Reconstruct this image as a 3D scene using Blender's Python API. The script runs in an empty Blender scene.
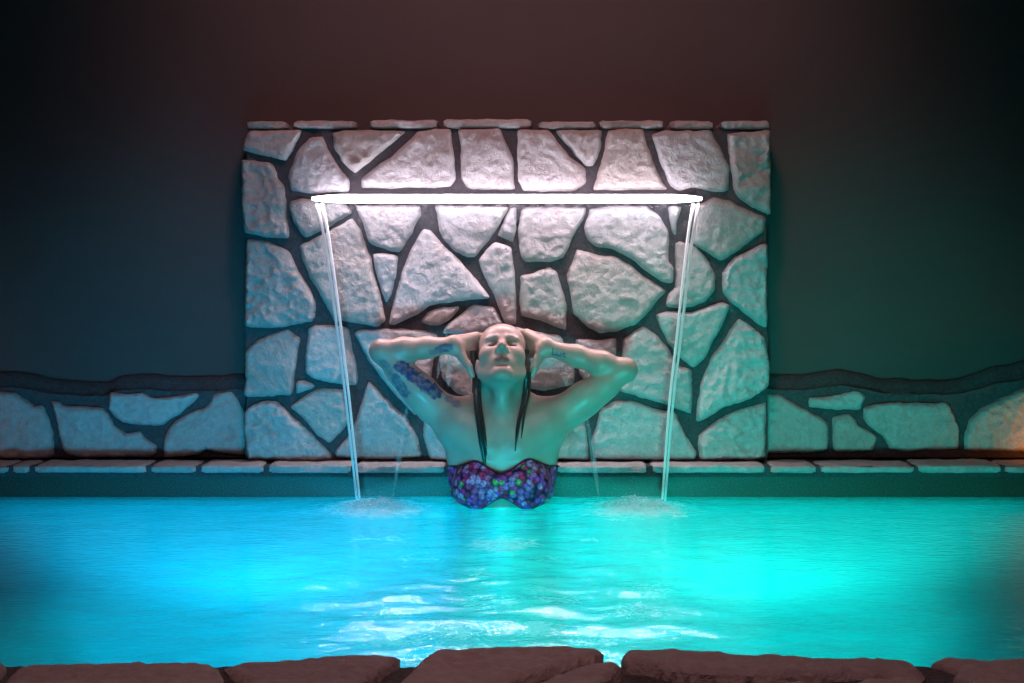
import bpy, math, random
import numpy as np
from mathutils import Vector, noise
from mathutils.geometry import delaunay_2d_cdt

F = 1650.0          # focal length in pixels (image 1024 x 683)
HC = 0.6            # camera height above the water
YH = 299.0          # horizon row
scene = bpy.context.scene
col = scene.collection
random.seed(7)
rng = np.random.default_rng(5)


def P(px, py, Y):
    return ((px - 512.0) * Y / F, Y, HC - (py - YH) * Y / F)


def on_plane(px, py, z):
    Y = (HC - z) * F / (py - YH)
    return ((px - 512.0) * Y / F, Y, z)


# ------------------------------------------------------------------ helpers
def link(o, parent=None):
    col.objects.link(o)
    if parent is not None:
        o.parent = parent
        p = parent
        o.location = Vector(o.location) - world_loc(p)
    return o


def world_loc(o):
    v = Vector((0, 0, 0))
    while o is not None:
        v += Vector(o.location)
        o = o.parent
    return v


def mesh_obj(name, verts, faces, mat, parent=None, origin=None, smooth=True, sharp=None):
    verts = np.asarray(verts, dtype=np.float64)
    if origin is None:
        origin = 0.5 * (verts.min(0) + verts.max(0))
    origin = np.asarray(origin, dtype=np.float64)
    me = bpy.data.meshes.new(name)
    if isinstance(faces, np.ndarray):
        me.vertices.add(len(verts))
        me.vertices.foreach_set('co', (verts - origin).astype(np.float32).ravel())
        n, k = faces.shape
        me.loops.add(n * k)
        me.loops.foreach_set('vertex_index', faces.astype(np.int32).ravel())
        me.polygons.add(n)
        me.polygons.foreach_set('loop_start', np.arange(0, n * k, k, dtype=np.int32))
        me.polygons.foreach_set('loop_total', np.full(n, k, dtype=np.int32))
        me.update(calc_edges=True)
        me.validate()
    else:
        me.from_pydata([tuple(v) for v in (verts - origin)], [], faces)
    if smooth:
        me.polygons.foreach_set('use_smooth', [True] * len(me.polygons))
        if sharp:
            me.set_sharp_from_angle(angle=math.radians(sharp))
    me.materials.append(mat)
    o = bpy.data.objects.new(name, me)
    o.location = origin
    return link(o, parent)


def empty(name, loc):
    o = bpy.data.objects.new(name, None)
    o.location = loc
    o.empty_display_size = 0.05
    return link(o)


def tag(o, label=None, cat=None, group=None, kind=None):
    if label: o['label'] = label
    if cat: o['category'] = cat
    if group: o['group'] = group
    if kind: o['kind'] = kind
    return o


def box_geo(x0, x1, y0, y1, z0, z1):
    v = [(x, y, z) for x in (x0, x1) for y in (y0, y1) for z in (z0, z1)]
    f = [(0, 1, 3, 2), (4, 6, 7, 5), (0, 4, 5, 1), (2, 3, 7, 6), (0, 2, 6, 4), (1, 5, 7, 3)]
    return v, f


def join_geo(parts):
    V, Fc = [], []
    for v, f in parts:
        b = len(V)
        V += [tuple(p) for p in v]
        Fc += [tuple(i + b for i in q) for q in f]
    return V, Fc


def tube_geo(pts, radii, seg=10):
    pts = [Vector(p) for p in pts]
    V, Fc = [], []
    up = Vector((0, 1, 0.01))
    for i, p in enumerate(pts):
        d = (pts[min(i + 1, len(pts) - 1)] - pts[max(i - 1, 0)]).normalized()
        a = d.cross(up).normalized()
        b = d.cross(a).normalized()
        r = radii[i] if hasattr(radii, '__len__') else radii
        for s in range(seg):
            t = 2 * math.pi * s / seg
            V.append(p + a * (r * math.cos(t)) + b * (r * math.sin(t)))
    n = len(pts)
    for i in range(n - 1):
        for s in range(seg):
            s2 = (s + 1) % seg
            Fc.append((i * seg + s, i * seg + s2, (i + 1) * seg + s2, (i + 1) * seg + s))
    Fc.append(tuple(range(seg)))
    Fc.append(tuple(reversed(range((n - 1) * seg, n * seg))))
    return [tuple(v) for v in V], Fc


def spline(pts, n):
    """Catmull-Rom through the points, n samples."""
    pts = np.asarray(pts, dtype=float)
    p = np.vstack([2 * pts[0] - pts[1], pts, 2 * pts[-1] - pts[-2]])
    out = []
    m = len(pts) - 1
    for t in np.linspace(0, m - 1e-6, n):
        i = int(t); u = t - i
        a, b, c, d = p[i:i + 4]
        out.append(0.5 * ((2 * b) + (-a + c) * u + (2 * a - 5 * b + 4 * c - d) * u * u + (-a + 3 * b - 3 * c + d) * u ** 3))
    return np.array(out)


# ------------------------------------------------------------------ materials
def new_mat(name):
    m = bpy.data.materials.new(name)
    m.use_nodes = True
    nt = m.node_tree
    nt.nodes.clear()
    out = nt.nodes.new('ShaderNodeOutputMaterial')
    return m, nt, out


def N(nt, kind, **kw):
    n = nt.nodes.new(kind)
    for k, v in kw.items():
        if k in n.inputs:
            n.inputs[k].default_value = v
        else:
            setattr(n, k, v)
    return n


def ramp(nt, stops, fac):
    r = nt.nodes.new('ShaderNodeValToRGB')
    e = r.color_ramp.elements
    while len(e) < len(stops):
        e.new(0.5)
    for i, (pos, c) in enumerate(stops):
        e[i].position = pos
        e[i].color = (c[0], c[1], c[2], 1)
    nt.links.new(fac, r.inputs['Fac'])
    return r.outputs['Color']


def mixc(nt, a, b, fac, mode='MIX'):
    m = nt.nodes.new('ShaderNodeMix')
    m.data_type = 'RGBA'
    m.blend_type = mode
    for sock, val in ((m.inputs[6], a), (m.inputs[7], b), (m.inputs[0], fac)):
        if isinstance(val, bpy.types.NodeSocket):
            nt.links.new(val, sock)
        elif isinstance(val, tuple):
            sock.default_value = (val[0], val[1], val[2], 1)
        else:
            sock.default_value = val
    return m.outputs[2]


def math_n(nt, op, a, b=0.0, clamp=False):
    m = nt.nodes.new('ShaderNodeMath')
    m.operation = op
    m.use_clamp = clamp
    for s, v in ((m.inputs[0], a), (m.inputs[1], b)):
        if isinstance(v, bpy.types.NodeSocket):
            nt.links.new(v, s)
        else:
            s.default_value = v
    return m.outputs[0]


def pbsdf(nt, out, color, rough=0.8, spec=0.3, bump=None, bump_str=0.3, bump_dist=0.01):
    b = nt.nodes.new('ShaderNodeBsdfPrincipled')
    if isinstance(color, bpy.types.NodeSocket):
        nt.links.new(color, b.inputs['Base Color'])
    else:
        b.inputs['Base Color'].default_value = (*color, 1)
    if isinstance(rough, bpy.types.NodeSocket):
        nt.links.new(rough, b.inputs['Roughness'])
    else:
        b.inputs['Roughness'].default_value = rough
    b.inputs['Specular IOR Level'].default_value = spec
    if bump is not None:
        bn = nt.nodes.new('ShaderNodeBump')
        bn.inputs['Strength'].default_value = bump_str
        bn.inputs['Distance'].default_value = bump_dist
        nt.links.new(bump, bn.inputs['Height'])
        nt.links.new(bn.outputs['Normal'], b.inputs['Normal'])
    nt.links.new(b.outputs[0], out.inputs['Surface'])
    return b


def geo_pos(nt):
    return nt.nodes.new('ShaderNodeNewGeometry').outputs['Position']


def noise_n(nt, vec, scale, detail=6, rough=0.6, dist=0.0):
    n = nt.nodes.new('ShaderNodeTexNoise')
    n.inputs['Scale'].default_value = scale
    n.inputs['Detail'].default_value = detail
    n.inputs['Roughness'].default_value = rough
    n.inputs['Distortion'].default_value = dist
    if vec is not None:
        nt.links.new(vec, n.inputs['Vector'])
    return n.outputs['Fac']


def stone_material(name, tones, rough=0.88, bump=0.6, spec=0.2):
    m, nt, out = new_mat(name)
    pos = geo_pos(nt)
    oi = nt.nodes.new('ShaderNodeObjectInfo')
    base = ramp(nt, [(i / max(1, len(tones) - 1), t) for i, t in enumerate(tones)], oi.outputs['Random'])
    n1 = noise_n(nt, pos, 9, 6, 0.6, 0.6)
    n2 = noise_n(nt, pos, 55, 8, 0.7)
    n3 = noise_n(nt, pos, 16, 5, 0.6, 1.5)
    c = mixc(nt, base, ramp(nt, [(0.3, (0.72, 0.69, 0.70)), (0.7, (1.14, 1.12, 1.12))], n2), 0.8, 'MULTIPLY')
    c = mixc(nt, c, (0.30, 0.20, 0.15), ramp(nt, [(0.56, (0, 0, 0)), (0.75, (0.55, 0.55, 0.55))], n1))
    c = mixc(nt, c, (0.16, 0.16, 0.17), ramp(nt, [(0.62, (0, 0, 0)), (0.78, (0.45, 0.45, 0.45))], n3))
    n4 = noise_n(nt, pos, 30, 6, 0.62, 1.2)
    h = math_n(nt, 'ADD', math_n(nt, 'MULTIPLY', n2, 0.8), math_n(nt, 'ADD', n3, n4))
    pbsdf(nt, out, c, rough, spec, h, bump, 0.014)
    return m


M_STONE = stone_material('pale_quarried_stone', [(0.50, 0.47, 0.47), (0.60, 0.57, 0.57), (0.46, 0.42, 0.40), (0.56, 0.55, 0.56), (0.52, 0.46, 0.42)])
M_COPE = stone_material('coping_stone', [(0.5, 0.46, 0.45), (0.58, 0.54, 0.53), (0.46, 0.42, 0.41)], 0.7)
M_NEAR = stone_material('brown_paving_stone', [(0.33, 0.24, 0.24), (0.38, 0.28, 0.27), (0.30, 0.22, 0.22)], 0.8, 0.7)

m, nt, out = new_mat('dark_mortar')
pos = geo_pos(nt)
n = noise_n(nt, pos, 90, 6, 0.7)
pbsdf(nt, out, ramp(nt, [(0.3, (0.055, 0.050, 0.056)), (0.75, (0.12, 0.108, 0.118))], n), 0.9, 0.2, n, 0.6, 0.01)
M_MORTAR = m

m, nt, out = new_mat('gritty_paving_bed')
pos = geo_pos(nt)
n = noise_n(nt, pos, 160, 5, 0.8)
pbsdf(nt, out, ramp(nt, [(0.35, (0.035, 0.026, 0.026)), (0.7, (0.17, 0.13, 0.13))], n), 0.9, 0.2, n, 0.8, 0.01)
M_GRIT = m

m, nt, out = new_mat('brown_render')
pos = geo_pos(nt)
n = noise_n(nt, pos, 2.0, 5, 0.5)
n2 = noise_n(nt, pos, 120, 3, 0.5)
pbsdf(nt, out, ramp(nt, [(0.3, (0.088, 0.067, 0.066)), (0.7, (0.102, 0.078, 0.077))], n), 0.92, 0.15, n2, 0.15, 0.004)
M_WALL = m

m, nt, out = new_mat('speckled_green_tile')
pos = geo_pos(nt)
n = noise_n(nt, pos, 220, 3, 0.7)
n2 = noise_n(nt, pos, 40, 4, 0.6)
c = mixc(nt, ramp(nt, [(0.35, (0.02, 0.03, 0.024)), (0.58, (0.06, 0.08, 0.062)), (0.8, (0.20, 0.22, 0.17))], n), (0.05, 0.06, 0.04), ramp(nt, [(0.45, (0, 0, 0)), (0.7, (0.7, 0.7, 0.7))], n2))
pbsdf(nt, out, c, 0.4, 0.4, n, 0.2, 0.003)
M_TILE = m

m, nt, out = new_mat('pool_plaster')
pos = geo_pos(nt)
n = noise_n(nt, pos, 3, 4, 0.5)
pbsdf(nt, out, ramp(nt, [(0.3, (0.10, 0.36, 0.40)), (0.7, (0.14, 0.42, 0.46))], n), 0.6, 0.3)
M_POOL = m

# skin
m, nt, out = new_mat('skin')
at = N(nt, 'ShaderNodeAttribute', attribute_name='paint')
sep = nt.nodes.new('ShaderNodeSeparateColor')
nt.links.new(at.outputs['Color'], sep.inputs[0])
tc = nt.nodes.new('ShaderNodeTexCoord')
n = noise_n(nt, tc.outputs['Object'], 18, 4, 0.6)
nf = noise_n(nt, tc.outputs['Object'], 150, 3, 0.6)
c = ramp(nt, [(0.3, (0.50, 0.30, 0.245)), (0.7, (0.57, 0.355, 0.29))], n)
c = mixc(nt, c, (0.36, 0.13, 0.12), sep.outputs[0])        # lips
c = mixc(nt, c, (0.035, 0.02, 0.018), sep.outputs[1])      # brows and lashes, plus painted shade of eye hollows and lip crease
c = mixc(nt, c, (0.010, 0.040, 0.16), sep.outputs[2])       # tattoo ink
b = pbsdf(nt, out, c, 0.42, 0.45, nf, 0.08, 0.002)
b.inputs['Subsurface Weight'].default_value = 0.08
b.inputs['Subsurface Radius'].default_value = (0.012, 0.005, 0.003)
b.inputs['Coat Weight'].default_value = 0.10
b.inputs['Coat Roughness'].default_value = 0.18
M_SKIN = m

m, nt, out = new_mat('wet_dark_hair')
tc = nt.nodes.new('ShaderNodeTexCoord')
mp = N(nt, 'ShaderNodeMapping')
mp.inputs['Scale'].default_value = (260, 40, 22)
nt.links.new(tc.outputs['Object'], mp.inputs['Vector'])
n = noise_n(nt, mp.outputs[0], 1.0, 4, 0.6)
pbsdf(nt, out, ramp(nt, [(0.3, (0.010, 0.007, 0.007)), (0.75, (0.050, 0.032, 0.028))], n), 0.32, 0.5, n, 0.6, 0.004)
M_HAIR = m

# floral bikini
m, nt, out = new_mat('floral_swim_fabric')
at = N(nt, 'ShaderNodeAttribute', attribute_name='paint')
sep = nt.nodes.new('ShaderNodeSeparateColor')
nt.links.new(at.outputs['Color'], sep.inputs[0])
tc = nt.nodes.new('ShaderNodeTexCoord')
v1 = N(nt, 'ShaderNodeTexVoronoi')
v1.inputs['Scale'].default_value = 62
nt.links.new(tc.outputs['Object'], v1.inputs['Vector'])
v2 = N(nt, 'ShaderNodeTexVoronoi')
v2.inputs['Scale'].default_value = 150
nt.links.new(tc.outputs['Object'], v2.inputs['Vector'])
s1 = nt.nodes.new('ShaderNodeSeparateColor')
nt.links.new(v1.outputs['Color'], s1.inputs[0])
flower = nt.nodes.new('ShaderNodeValToRGB')
flower.color_ramp.interpolation = 'CONSTANT'
stops = [(0.0, (1.0, 0.05, 0.24)), (0.22, (0.80, 0.09, 0.46)), (0.42, (1.0, 0.20, 0.44)), (0.58, (0.95, 0.03, 0.12)), (0.74, (0.72, 0.20, 0.58)), (0.84, (1.0, 0.36, 0.62)), (0.97, (0.15, 0.55, 0.12))]
e = flower.color_ramp.elements
while len(e) < len(stops): e.new(0.5)
for i, (p_, c_) in enumerate(stops):
    e[i].position = p_; e[i].color = (*c_, 1)
nt.links.new(s1.outputs[0], flower.inputs['Fac'])
pet = ramp(nt, [(0.0, (1.25, 1.2, 1.25)), (0.45, (0.85, 0.78, 0.85)), (0.68, (0.22, 0.18, 0.3)), (0.82, (0.03, 0.03, 0.06))], v1.outputs['Distance'])
pt2 = ramp(nt, [(0.0, (1.3, 1.3, 1.3)), (0.5, (0.85, 0.85, 0.85)), (0.8, (0.35, 0.35, 0.4))], v2.outputs['Distance'])
c = mixc(nt, flower.outputs['Color'], pet, 1.0, 'MULTIPLY')
c = mixc(nt, c, pt2, 0.85, 'MULTIPLY')
c = mixc(nt, c, (0.006, 0.006, 0.012), sep.outputs[0])
pbsdf(nt, out, c, 0.55, 0.4, v2.outputs['Distance'], 0.25, 0.003)
M_BIKINI = m

# light strip
m, nt, out = new_mat('white_led_strip')
e = N(nt, 'ShaderNodeEmission')
e.inputs['Color'].default_value = (0.95, 0.85, 1.0, 1)
e.inputs['Strength'].default_value = 25.0
nt.links.new(e.outputs[0], out.inputs['Surface'])
M_LED = m

m, nt, out = new_mat('clear_spillway_lip')
pbsdf(nt, out, (0.55, 0.55, 0.58), 0.3, 0.5)
M_LIP = m

# pool water: aerated, slightly milky
m, nt, out = new_mat('pool_water')
pos = geo_pos(nt)
tr = N(nt, 'ShaderNodeBsdfTransparent'); tr.inputs['Color'].default_value = (0.30, 0.97, 1.0, 1)
tl = N(nt, 'ShaderNodeBsdfTranslucent'); tl.inputs['Color'].default_value = (0.04, 0.43, 0.46, 1)
gl = N(nt, 'ShaderNodeBsdfGlossy'); gl.inputs['Roughness'].default_value = 0.05
gl.inputs['Color'].default_value = (1, 1, 1, 1)
mp = N(nt, 'ShaderNodeMapping'); mp.inputs['Scale'].default_value = (9, 16, 1)
nt.links.new(pos, mp.inputs['Vector'])
nb = noise_n(nt, mp.outputs[0], 3.0, 4, 0.55, 0.8)
bn = N(nt, 'ShaderNodeBump'); bn.inputs['Strength'].default_value = 0.17; bn.inputs['Distance'].default_value = 0.012
nt.links.new(nb, bn.inputs['Height'])
nt.links.new(bn.outputs[0], gl.inputs['Normal'])
fr = N(nt, 'ShaderNodeFresnel'); fr.inputs['IOR'].default_value = 1.22
nt.links.new(bn.outputs[0], fr.inputs['Normal'])
m1 = N(nt, 'ShaderNodeMixShader'); m1.inputs[0].default_value = 0.52
rf = N(nt, 'ShaderNodeBsdfRefraction'); rf.inputs['IOR'].default_value = 1.06; rf.inputs['Roughness'].default_value = 0.45
rf.inputs['Color'].default_value = (0.30, 0.97, 1.0, 1)
m0 = N(nt, 'ShaderNodeMixShader'); m0.inputs[0].default_value = 0.5
nt.links.new(tr.outputs[0], m0.inputs[1]); nt.links.new(rf.outputs[0], m0.inputs[2])
nt.links.new(m0.outputs[0], m1.inputs[1]); nt.links.new(tl.outputs[0], m1.inputs[2])
m2 = N(nt, 'ShaderNodeMixShader')
nt.links.new(fr.outputs[0], m2.inputs[0]); nt.links.new(m1.outputs[0], m2.inputs[1]); nt.links.new(gl.outputs[0], m2.inputs[2])
# drifting foam, plus white flecks painted in for glints of the strip
fa = N(nt, 'ShaderNodeAttribute', attribute_name='foam')
sp = nt.nodes.new('ShaderNodeSeparateColor'); nt.links.new(fa.outputs['Color'], sp.inputs[0])
mp2 = N(nt, 'ShaderNodeMapping'); mp2.inputs['Scale'].default_value = (1.0, 0.75, 1)
nt.links.new(pos, mp2.inputs['Vector'])
nfm = noise_n(nt, mp2.outputs[0], 17, 7, 0.62, 1.6)
mp3 = N(nt, 'ShaderNodeMapping'); mp3.inputs['Scale'].default_value = (1.0, 0.8, 1)
nt.links.new(pos, mp3.inputs['Vector'])
nfg = noise_n(nt, mp3.outputs[0], 30, 6, 0.65, 2.2)
thr = math_n(nt, 'ADD', sp.outputs[0], nfm)
f1 = math_n(nt, 'MULTIPLY', math_n(nt, 'SUBTRACT', thr, 1.0), 3.2, True)
thr2 = math_n(nt, 'ADD', sp.outputs[1], nfg)
f2 = math_n(nt, 'MULTIPLY', math_n(nt, 'SUBTRACT', thr2, 1.0), 8.0, True)  # flecks whitened like reflected strip light
fm = math_n(nt, 'MULTIPLY', math_n(nt, 'MAXIMUM', f1, f2), 0.8)
fd = N(nt, 'ShaderNodeBsdfDiffuse'); fd.inputs['Color'].default_value = (0.9, 0.92, 0.92, 1)
ft = N(nt, 'ShaderNodeBsdfTranslucent'); ft.inputs['Color'].default_value = (0.9, 0.95, 0.95, 1)
fmx = N(nt, 'ShaderNodeMixShader'); fmx.inputs[0].default_value = 0.48
nt.links.new(fd.outputs[0], fmx.inputs[1]); nt.links.new(ft.outputs[0], fmx.inputs[2])
m3 = N(nt, 'ShaderNodeMixShader')
nt.links.new(fm, m3.inputs[0]); nt.links.new(m2.outputs[0], m3.inputs[1]); nt.links.new(fmx.outputs[0], m3.inputs[2])
nt.links.new(m3.outputs[0], out.inputs['Surface'])
M_WATER = m


def wispy(name, alpha_lo, alpha_hi, scale, tint=(0.92, 0.94, 0.97), glossy=0.04, lo=0.45, hi=0.75, attr=False, through=0.5):
    """Thin moving water: mostly clear, with white streaks that scatter light."""
    m, nt, out = new_mat(name)
    pos = geo_pos(nt)
    mp = N(nt, 'ShaderNodeMapping'); mp.inputs['Scale'].default_value = scale
    nt.links.new(pos, mp.inputs['Vector'])
    n = noise_n(nt, mp.outputs[0], 1.0, 5, 0.6, 0.3)
    a = ramp(nt, [(lo, (alpha_lo,) * 3), (hi, (alpha_hi,) * 3)], n)
    if attr:
        fa = N(nt, 'ShaderNodeAttribute', attribute_name='foam')
        a = mixc(nt, a, fa.outputs['Color'], 1.0, 'MULTIPLY')
    d = N(nt, 'ShaderNodeBsdfDiffuse'); d.inputs['Color'].default_value = (*tint, 1)
    t = N(nt, 'ShaderNodeBsdfTranslucent'); t.inputs['Color'].default_value = (*tint, 1)
    mx = N(nt, 'ShaderNodeMixShader'); mx.inputs[0].default_value = through
    nt.links.new(d.outputs[0], mx.inputs[1]); nt.links.new(t.outputs[0], mx.inputs[2])
    g = N(nt, 'ShaderNodeBsdfGlossy'); g.inputs['Roughness'].default_value = 0.1
    tr = N(nt, 'ShaderNodeBsdfTransparent')
    m0 = N(nt, 'ShaderNodeMixShader'); m0.inputs[0].default_value = glossy
    nt.links.new(tr.outputs[0], m0.inputs[1]); nt.links.new(g.outputs[0], m0.inputs[2])
    m1 = N(nt, 'ShaderNodeMixShader')
    nt.links.new(a, m1.inputs[0]); nt.links.new(m0.outputs[0], m1.inputs[1]); nt.links.new(mx.outputs[0], m1.inputs[2])
    nt.links.new(m1.outputs[0], out.inputs['Surface'])
    return m


M_SHEET = wispy('thin_falling_water', 0.0, 0.05, (40, 40, 1.0), glossy=0.004, lo=0.45, hi=0.8)
M_STREAM = wispy('bright_water_rope', 0.92, 1.0, (60, 60, 2), tint=(1, 1, 1), glossy=0.1, lo=0.35, hi=0.65)
M_RILL = wispy('faint_water_trickle', 0.03, 0.26, (90, 90, 3), glossy=0.01, lo=0.4, hi=0.7)
M_FOAM = wispy('white_splash_foam', 0.04, 0.45, (60, 60, 60), glossy=0.02, lo=0.35, hi=0.65, attr=True, through=0.7)

# ------------------------------------------------------------------ stones
TILES = {'A': (240, 114), 'B': (420, 114), 'C': (600, 114), 'D': (240, 230), 'E': (420, 230), 'F': (600, 230),
         'G': (240, 346), 'H': (420, 346), 'I': (600, 346)}
TS = 180.0 / 1024
TILES2 = {'J': (0, 374), 'K': (120, 374), 'L': (756, 374), 'M': (874, 374)}
TS2 = 150.0 / 1024


def outline(s, tiles, ts):
    out, t = [], None
    for w in s.split():
        if w in tiles:
            t = tiles[w]
        else:
            u, v = w.split(',')
            out.append((t[0] + float(u) * ts, t[1] + float(v) * ts))
    return out


def resample(poly, step, rough, seed):
    """Round the corners a little, resample evenly and roughen the outline."""
    p = np.array(poly, float)
    q = []
    n = len(p)
    for i in range(n):
        a, b, c = p[i - 1], p[i], p[(i + 1) % n]
        la, lc = np.linalg.norm(a - b), np.linalg.norm(c - b)
        ka, kc = min(0.25, 0.010 / max(la, 1e-6)), min(0.25, 0.010 / max(lc, 1e-6))
        q += [b + (a - b) * ka, b * 0.7 + 0.15 * ((b + (a - b) * ka) + (b + (c - b) * kc)), b + (c - b) * kc]
    q = np.array(q)
    d = np.linalg.norm(np.roll(q, -1, 0) - q, axis=1)
    L = d.sum()
    k = max(16, int(L / step))
    cum = np.concatenate([[0], np.cumsum(d)])
    qq = np.vstack([q, q[:1]])
    ts = np.linspace(0, L, k, endpoint=False)
    r = np.stack([np.interp(ts, cum, qq[:, j]) for j in range(2)], 1)
    cen = r.mean(0)
    for i in range(k):
        v = Vector((r[i, 0] * 28, r[i, 1] * 28, seed * 3.1))
        w = Vector((r[i, 0] * 90, r[i, 1] * 90, seed * 1.7))
        dirv = (r[i] - cen) / (np.linalg.norm(r[i] - cen) + 1e-6)
        r[i] = r[i] + dirv * rough * (noise.noise(v) + 0.55 * noise.noise(w))
    return r


def seg_dist(pts, poly):
    a = poly
    b = np.roll(poly, -1, 0)
    ab = b - a
    ap = pts[:, None, :] - a[None]
    t = np.clip((ap * ab[None]).sum(2) / np.maximum((ab ** 2).sum(1)[None], 1e-12), 0, 1)
    d = np.linalg.norm(ap - t[..., None] * ab[None], axis=2)
    return d.min(1)


def inside(pts, poly):
    x, y = pts[:, 0], pts[:, 1]
    c = np.zeros(len(pts), bool)
    n = len(poly)
    for i in range(n):
        x1, y1 = poly[i]
        x2, y2 = poly[(i + 1) % n]
        cond = ((y1 > y) != (y2 > y)) & (x < (x2 - x1) * (y - y1) / (y2 - y1 + 1e-12) + x1)
        c ^= cond
    return c


def slab(poly, step=0.007, thick=0.022, relief=0.006, rim=0.0045, back=0.04, rough=0.0035, seed=0, bevel=0.7):
    """A split stone: local (u, v) outline, w = height of the face; returns verts (u, v, w) and faces."""
    r = resample(poly, step, rough, seed)
    lo, hi = r.min(0), r.max(0)
    g = []
    row = 0
    y = lo[1] + step * 0.5
    while y < hi[1]:
        x = lo[0] + (step * 0.5 if row % 2 else 0.0)
        while x < hi[0]:
            g.append((x + random.uniform(-.2, .2) * step, y + random.uniform(-.2, .2) * step))
            x += step
        y += step * 0.87
        row += 1
    g = np.array(g) if g else np.zeros((0, 2))
    if len(g):
        g = g[inside(g, r)]
    if len(g):
        g = g[seg_dist(g, r) > step * 0.6]
    k = len(r)
    pts = np.vstack([r, g]) if len(g) else r
    vs, es, fs, ov, oe, of = delaunay_2d_cdt([Vector(p) for p in pts], [(i, (i + 1) % k) for i in range(k)], [], 1, 1e-7)
    pts = np.array([(v.x, v.y) for v in vs])
    d = seg_dist(pts, r)
    rs = random.Random(seed * 17 + 3)
    tx, ty = rs.uniform(-.07, .07), rs.uniform(-.07, .07)
    cen = pts.mean(0)
    V = []
    for i, (u, v) in enumerate(pts):
        h = thick * (1 - bevel * math.exp(-d[i] / rim))
        a = noise.noise(Vector((u * 11, v * 11, seed * 2.3)))
        b2 = abs(noise.noise(Vector((u * 24 + a, v * 24, seed * 4.7))))
        c2 = noise.noise(Vector((u * 60, v * 60, seed * 1.9)))
        d2 = noise.noise(Vector((u * 130, v * 130, seed * 0.9)))
        k2 = min(1.0, d[i] / 0.012 + 0.25)
        h += k2 * relief * (1.0 * a + 1.5 * (0.30 - b2) + 0.6 * c2 + 0.3 * d2)
        h += (u - cen[0]) * tx + (v - cen[1]) * ty
        V.append((u, v, max(h, 0.002)))
    faces = [tuple(f) for f in fs]
    cnt = {}
    for f in faces:
        for i in range(len(f)):
            e = (f[i], f[(i + 1) % len(f)])
            cnt[e] = cnt.get(e, 0) + 1
    bnd = [e for e in cnt if (e[1], e[0]) not in cnt]
    m = {}
    for a, b in bnd:
        for q in (a, b):
            if q not in m:
                m[q] = len(V)
                V.append((V[q][0], V[q][1], -back))
    for a, b in bnd:
        faces.append((b, a, m[a], m[b]))
    return V, faces


def wall_stone(px, Y, mat, parent, seed, name='stone', **kw):
    poly = [(P(x, y, Y)[0], P(x, y, Y)[2]) for x, y in px]
    a = sum(poly[i - 1][0] * poly[i][1] - poly[i][0] * poly[i - 1][1] for i in range(len(poly)))
    if a < 0:
        poly = poly[::-1]
    V, Fc = slab(poly, seed=seed, **kw)
    V = [(u, Y - w, v) for u, v, w in V]
    Fc = [tuple(f) for f in Fc]
    return mesh_obj(name, V, Fc, mat, parent, sharp=50)


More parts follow.
